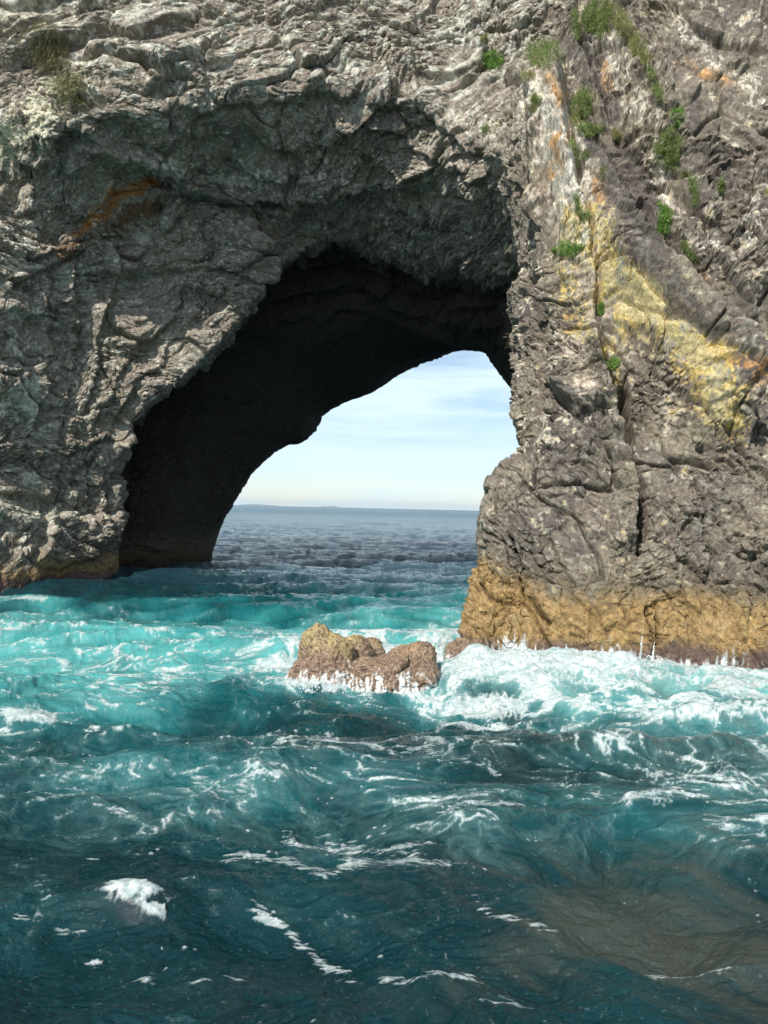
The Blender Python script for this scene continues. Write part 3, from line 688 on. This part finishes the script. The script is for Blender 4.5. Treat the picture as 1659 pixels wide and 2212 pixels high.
deep = np.array([.0015, .020, .025]); mid = np.array([.006, .095, .105]); turq = np.array([.050, .29, .285])
tv = np.clip(tq_ + .22 * perlin2(sp / 1.5, 50) * (.3 + tq_) + .25 * (hw) * (.2 + tq_) + .10 * l1 * tq_, 0, 1)
a1 = ss(tv, 0, .45)[:, None]; a2 = ss(tv, .35, 1.0)[:, None]
wt = deep * (1 - a1) + mid * a1; wt = wt * (1 - a2) + turq * a2
milky = ss(fden + .35 * L, .35, 1.0)
wt = wt * (1 - .45 * milky[:, None]) + np.array([.24, .42, .41]) * .45 * milky[:, None]
diag = np.stack([(sx * .75 - sy * .66) / 1.1, (sx * .66 + sy * .75) / .28], 1).astype(f32)
rn = perlin2(diag + wp * .8, 52) + .5 * perlin2(diag * 2.3 + wp2 * .5, 53)
rz = bump(1360, 1960, 1.5, 1.4, 1.1) + .8 * bump(1550, 2050, 1.0, .9, 1.) + .6 * bump(1230, 1600, 2.6, .5, 1.) + .5 * bump(1600, 1540, 1.8, .5, 1.) + .5 * bump(1500, 1830, 1.0, .6, 1.)
rock_reflection = ss(rz + .6 * rn, .15, 1.35)
wt = mixc(wt, (.070, .066, .048), rock_reflection * .5)  # brown reflection of the cliff painted into the water colour
wt = mixc(wt, (.30, .33, .29), np.clip(brk, 0, 1) * .45)
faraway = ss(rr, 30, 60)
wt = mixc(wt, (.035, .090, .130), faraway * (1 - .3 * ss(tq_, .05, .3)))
sea_o = mesh_obj('sea', np.stack([sx, sy, hw], 1), grid_faces(len(rad), len(az), True), M_SEA, None, {'tint': np.clip(wt, 0, 1), 'foam_glint': foam_glint})
tag(sea_o, kind='structure')

# ------------------------------------------------------------------ spray thrown up by the breaking wave
M_SPRAY = simple_mat('white_water', (.82, .85, .85), .6, .3, .08)
def spray(name, label, jobs, seed):
    r = np.random.RandomState(seed); V = []; Fq = []
    def blob(c, s):
        n = len(V); 
        for d in ((1,0,0),(0,1,0),(0,0,1.3),(-1,0,0),(0,-1,0),(0,0,-1.3)): V.append((c[0] + d[0]*s*r.uniform(.7,1.3), c[1] + d[1]*s*r.uniform(.7,1.3), c[2] + d[2]*s*r.uniform(.7,1.4)))
        for t in ((0,1,2),(1,3,2),(3,4,2),(4,0,2),(1,0,5),(3,1,5),(4,3,5),(0,4,5)): Fq.append((n+t[0], n+t[1], n+t[2]))
    for (ppx, dist, z0, ht, wid, n, lean) in jobs:
        b0 = np.array([XW(ppx, dist), dist, z0])
        for _ in range(n):
            t = r.rand() ** 1.5
            spread = wid * (1 - .75 * t)
            c = b0 + np.array([r.normal() * spread * .5 + lean * t, r.normal() * spread * .4, ht * t + r.normal() * .02])
            blob(c, r.uniform(.006, .020) * (1.25 - .7 * t))
    V = np.array(V); me = mesh_obj(name, V, Fq, M_SPRAY, None, None)
    return tag(me, label, 'spray', None, 'stuff')
jobs = []
for (ppx, top, w) in ((1115, 1385, .06), (1137, 1368, .05), (1390, 1370, .04), (1415, 1385, .035), (1045, 1398, .035), (1225, 1392, .05)):
    dist = 18.6; ztop = Pz(ppx, 0, dist)[2] + (Pz(ppx, 0, dist)[2] * 0); ztop = P(ppx, top, dist)[2]
    jobs.append((ppx, dist, .25, max(.15, ztop - .25), w, 170, random.uniform(-.08, .08)))
for i in range(16):
    ppx = random.uniform(900, 1420); jobs.append((ppx, random.uniform(17.3, 18.4), .45, random.uniform(.04, .16), .35, 40, random.uniform(-.12, .12)))
for i in range(8):
    ppx = random.uniform(640, 900); jobs.append((ppx, random.uniform(15.9, 16.3), .0, random.uniform(.08, .28),   .2, 22, random.uniform(-.1, .1)))
spray('sea_spray', 'white spray leaping up the ochre foot of the pillar above the breaking wave', jobs, 1)

# ------------------------------------------------------------------ plants on the cliff
vis = (KPf < 5.1)
vx, vy, vd, vp, vn = X[vis], Y[vis], D[vis], pos[vis], nor[vis]
GREENS = {'leafy': (.17, .31, .06), 'grass': (.29, .30, .12), 'dry': (.17, .155, .07), 'mixed': (.21, .27, .09)}
MATS = {k: simple_mat(k + '_leaves', c, .7, .35, .4) for k, c in GREENS.items()}
def plant(name, label, kind, shape, group, dens=1.0, cat='plant'):
    if len(shape) == 4 and not isinstance(shape[0], tuple):
        cx, cy, rx, ry = shape; x0, x1, y0, y1 = cx - rx * 1.2, cx + rx * 1.2, cy - ry * 1.2, cy + ry * 1.2
        fdist = lambda x, y: np.hypot((x - cx) / rx, (y - cy) / ry)
        area = 3.14 * rx * ry
    else:
        pts, w = shape[0], shape[1]; xs = [p[0] for p in pts]; ys = [p[1] for p in pts]
        x0, x1, y0, y1 = min(xs) - w, max(xs) + w, min(ys) - w, max(ys) + w
        fdist = lambda x, y: seg_dist(x, y, pts)[0] / w
        area = sum(math.hypot(pts[i + 1][0] - pts[i][0], pts[i + 1][1] - pts[i][1]) for i in range(len(pts) - 1)) * 2 * w
    m = (vx > x0) & (vx < x1) & (vy > y0) & (vy < y1); ii = np.nonzero(m)[0]
    if len(ii) < 5: print('plant missed', label); return
    r = np.random.RandomState(int(x0 * 7 + y0) % 9999)
    q = vp[ii]; fd = fdist(vx[ii], vy[ii]) + (.75 * min(1, area / 1500)) * perlin3((q / .20).astype(f32), 3) + .2 * min(1, area / 900) * perlin3((q / .6).astype(f32), 4)
    ii = ii[fd < .85]
    if len(ii) < 3: print('plant empty', label); return
    n = int(area * 1.5 * dens) + 40
    pick = ii[r.randint(0, len(ii), n)]
    c = vp[pick]; nn = vn[pick]; sc = np.median(vd[pick]) / F       # metres per picture unit
    V = []; Fc = []
    up = np.array([0, 0, 1.0])
    thick = min(.30, math.sqrt(area) * sc * .30)
    for k in range(n):
        a = c[k] + nn[k] * r.uniform(-.01, thick) * (1 if kind != 'grass' else .3) + r.normal(size=3) * sc * 1.2
        if kind in ('grass', 'dry') or (kind == 'mixed' and r.rand() < .4):
            L_ = r.uniform(.12, .34) * (1 if kind != 'dry' else 1.3); w_ = sc * r.uniform(.25, .5)
            out = nn[k] * r.uniform(.2, .7) + up * r.uniform(.1, .9) + r.normal(size=3) * .45
            if kind == 'dry': out = nn[k] * .35 - up * r.uniform(.2, 1) + r.normal(size=3) * .3
            out /= np.linalg.norm(out); sd = np.cross(out, r.normal(size=3)); sd /= np.linalg.norm(sd) + 1e-9
            m1 = a + out * L_ * .55; m2 = a + out * L_ - up * L_ * .35
            b = len(V); V += [a - sd * w_, a + sd * w_, m1 + sd * w_ * .8, m1 - sd * w_ * .8, m2 + sd * w_ * .15, m2 - sd * w_ * .15]
            Fc += [(b, b + 1, b + 2, b + 3), (b + 3, b + 2, b + 4, b + 5)]
        else:
            s_ = sc * r.uniform(1.0, 2.3); d1 = r.normal(size=3); d1 /= np.linalg.norm(d1)
            d2 = np.cross(d1, r.normal(size=3) + up * .5); d2 /= np.linalg.norm(d2) + 1e-9
            b = len(V); V += [a - d1 * s_, a - d2 * s_ * .5, a + d1 * s_, a + d2 * s_ * .5]; Fc.append((b, b + 1, b + 2, b + 3))
    o = mesh_obj(name, V, Fc, MATS[kind], None, None, smooth=False)
    return tag(o, label, cat, group)
GR = 'plants clinging to the brown cliff right of the arch'
PL = [
 ('leafy_shrub', 'round bright green shrub high on the cliff just right of the overhang', 'leafy', (1065,131,25,19)),
 ('shrub', 'large mixed green shrub and grass crowning the top of the lichened rib', 'mixed', (1172,125,36,32)),
 ('grass_tuft', 'small grass tuft under the dark ledge, above the round bright green shrub', 'grass', (1045,86,10,12)),
 ('grass_tuft', 'hanging grass tuft just below the large mixed shrub', 'grass', (1142,166,14,13)),
 ('shrub', 'big green shrub filling the ledge at the top edge of the cliff', 'mixed', (1292,46,30,34)),
 ('grass_strip', 'long sloping band of grass in the crack beside the top shrub', 'grass', ([(1315,20),(1345,55),(1372,95),(1392,130)], 15)),
 ('vine', 'thin vertical strand of greenery left of the shrub at the top edge', 'mixed', ([(1238,30),(1243,60),(1246,85)], 6)),
 ('shrub', 'tall green shrub in the gully right of the white rib, upper of two', 'mixed', (1264,232,23,32)),
 ('fern', 'pale green fern spreading just beneath the tall gully shrub', 'mixed', (1278,283,28,14)),
 ('grass_tuft', 'olive grass tuft on the left rim of the gully', 'grass', (1243,258,10,17)),
 ('creeper', 'green creeper trailing down the gully below the pale fern', 'mixed', ([(1236,312),(1248,335),(1250,358)], 10)),
 ('shrub', 'small green shrub beside the creeper under the pale fern', 'mixed', (1265,336,14,9)),
 ('creeper', 'narrow green creeper in the main crack below the grass band', 'mixed', ([(1405,160),(1420,195),(1432,225)], 9)),
 ('shrub', 'upright green shrub on the right side of the main crack', 'leafy', (1463,255,13,28)),
 ('shrub', 'widest green shrub in the middle of the main crack', 'mixed', (1447,328,26,44)),
 ('shrub', 'oval green shrub on the bare dark slab below the widest crack shrub', 'leafy', (1435,479,16,36)),
 ('leafy_shrub', 'vivid green leafy shrub on the spur above the yellow lichen', 'leafy', (1233,541,30,16)),
 ('shrub', 'small green plant in the crack below the vivid leafy shrub', 'leafy', (1299,668,8,17)),
 ('shrub', 'lowest green plant, a small round clump beside the yellow lichen', 'leafy', (1328,786,14,15)),
 ('creeper', 'thin green creeper low in the main crack, under the dark notch', 'mixed', ([(1494,392),(1501,415),(1507,440)], 8)),
 ('shrub', 'slim green plant in the far right side crack', 'mixed', (1559,406,7,20)),
 ('creeper', 'short slanting creeper on the pale ledge at the far right', 'mixed', ([(1477,530),(1490,548),(1505,565)], 7)),
 ('shrub', 'tiny green plant on the orange speckled rock above the vivid shrub', 'mixed', (1262,468,12,9)),
 ('shrub', 'tiny green plant at the left edge of the white speckled cliff', 'mixed', (1050,281,8,8)),
 ('grass_tuft', 'short grass tuft on the white head of the lichened rib', 'mixed', (1159,217,14,8)),
 ('grass_tuft', 'small round grass tuft just below the short tuft on the white rock', 'grass', (1152,238,8,6)),
 ('grass_tuft', 'dry grass tuft on the right rim of the gully, level with the orange stain', 'grass', (1303,371,8,8)),
 ('grass_tuft', 'brownish grass tuft at the lower end of the widest crack shrub', 'grass', (1482,377,9,8)),
 ('creeper', 'thin green thread in the crack above the tiny plant on orange rock', 'mixed', ([(1248,430),(1250,458)], 5)),
 ('grass_tuft', 'wispy grass hanging on the dark slab right of the pale fern', 'grass', (1332,296,12,12)),
]
for nm, lb, kd, sh in PL: plant(nm, lb, kd, sh, GR)
GL = 'dry grass hanging on the upper left of the overhang'
plant('grass_clump', 'large olive dry grass clump hanging in the notch at upper left', 'dry', (105,105,50,45), GL, .14)
plant('grass_clump', 'smaller dry grass clump draping the cream rock below the large one', 'dry', (150,185,32,30), GL, .14)
plant('grass_clump', 'tiny green tuft on the lip of the overhang at upper left', 'grass', (172,218,9,9), GL, .8)

# ------------------------------------------------------------------ far islands
M_HILL = simple_mat('far_hill', (.10, .12, .08), .9)
def hills(pxa, pxb, hpx, dist, seed):
    n = 60; m = 9; xs = np.linspace(pxa, pxb, n); prof = np.sin(np.linspace(0, math.pi, n)) ** .6 * (1 + .35 * perlin2(np.stack([np.linspace(0, 6, n), np.zeros(n)], 1), seed))
    V = []
    for j in range(m):
        t = j / (m - 1); bell = math.sin(math.pi * t)
        for i in range(n):
            V.append((XW(xs[i], dist), dist + (t - .5) * 900, -20 + (hpx / F * dist * prof[i] + 20) * bell))
    o = mesh_obj('hills', V, grid_faces(m, n), M_HILL); return tag(o, kind='structure')
hills(515, 600, 2.8, 32000, 1); hills(690, 735, 2.6, 32000, 2)

m = bpy.data.materials.new('haze'); m.use_nodes = True; hn = m.node_tree; hn.nodes.clear()
ho = hn.nodes.new('ShaderNodeOutputMaterial'); pv = hn.nodes.new('ShaderNodeVolumePrincipled')
pv.inputs['Color'].default_value = (.80, .90, 1, 1); pv.inputs['Density'].default_value = HAZE; pv.inputs['Anisotropy'].default_value = .2
hn.links.new(pv.outputs[0], ho.inputs['Volume'])
hv = [(x * 36000, y * 36000, z) for z in (-30, 220) for y in (-1, 1) for x in (-1, 1)]
tag(mesh_obj('haze', hv, [(0, 2, 3, 1), (4, 5, 7, 6), (0, 1, 5, 4), (2, 6, 7, 3), (0, 4, 6, 2), (1, 3, 7, 5)], m, None, None, False), kind='stuff')

# ------------------------------------------------------------------ light, sky, camera
sc = bpy.context.scene
tosun = np.array([-.34, -.66, .67]); tosun /= np.linalg.norm(tosun)
el = math.asin(tosun[2]); azs = math.atan2(tosun[0], tosun[1])
w = bpy.data.worlds.new('World'); sc.world = w; w.use_nodes = True; nt = w.node_tree
sky = nt.nodes.new('ShaderNodeTexSky'); sky.sky_type = 'NISHITA'; sky.sun_disc = False
sky.sun_elevation = el; sky.sun_rotation = azs; sky.air_density = 1.0; sky.dust_density = .1; sky.ozone_density = 3
bg = nt.nodes['Background']; bg.inputs[1].default_value = .10
tc = nt.nodes.new('ShaderNodeTexCoord'); sepx = nt.nodes.new('ShaderNodeSeparateXYZ'); nt.links.new(tc.outputs['Generated'], sepx.inputs[0])
mp = nt.nodes.new('ShaderNodeMapping'); mp.inputs['Scale'].default_value = (2.0, 2.0, 16.0); mp.inputs['Rotation'].default_value = (0, .06, 0); nt.links.new(tc.outputs['Generated'], mp.inputs[0])
cn = nt.nodes.new('ShaderNodeTexNoise'); cn.inputs['Scale'].default_value = 1.6; cn.inputs['Detail'].default_value = 7; cn.inputs['Roughness'].default_value = .55; cn.inputs['Distortion'].default_value = .4
nt.links.new(mp.outputs[0], cn.inputs['Vector'])
cr = nt.nodes.new('ShaderNodeMapRange'); cr.inputs[1].default_value = .42; cr.inputs[2].default_value = .60; cr.inputs[3].default_value = .3; cr.inputs[4].default_value = .95; nt.links.new(cn.outputs['Fac'], cr.inputs[0])
mx = nt.nodes.new('ShaderNodeMix'); mx.data_type = 'RGBA'; mx.inputs[7].default_value = (7.0, 8.6, 9.4, 1)
nt.links.new(cr.outputs[0], mx.inputs[0]); nt.links.new(sky.outputs[0], mx.inputs[6]); nt.links.new(mx.outputs[2], bg.inputs[0])

sun = bpy.data.lights.new('sun', 'SUN'); sun.energy = 4.9; sun.angle = math.radians(.53); sun.color = (1, .95, .87)
so = bpy.data.objects.new('sun', sun); C.objects.link(so)
from mathutils import Vector, Matrix
so.rotation_euler = Vector(tosun).to_track_quat('Z', 'Y').to_euler()

cam = bpy.data.cameras.new('camera'); co = bpy.data.objects.new('camera', cam); C.objects.link(co)
cam.sensor_fit = 'VERTICAL'; cam.sensor_height = 36; cam.lens = 36 * F / 2212; cam.clip_start = .1; cam.clip_end = 60000
Mx = Matrix(((RT[0], UP[0], -fwd[0], 0), (RT[1], UP[1], -fwd[1], 0), (RT[2], UP[2], -fwd[2], CAMZ), (0, 0, 0, 1)))
co.matrix_world = Mx
sc.camera = co
sc.view_settings.view_transform = 'Standard'; sc.view_settings.look = 'None'; sc.view_settings.exposure = .30; sc.view_settings.gamma = 1
sc.cycles.max_bounces = 6; sc.cycles.diffuse_bounces = 3; sc.cycles.glossy_bounces = 2
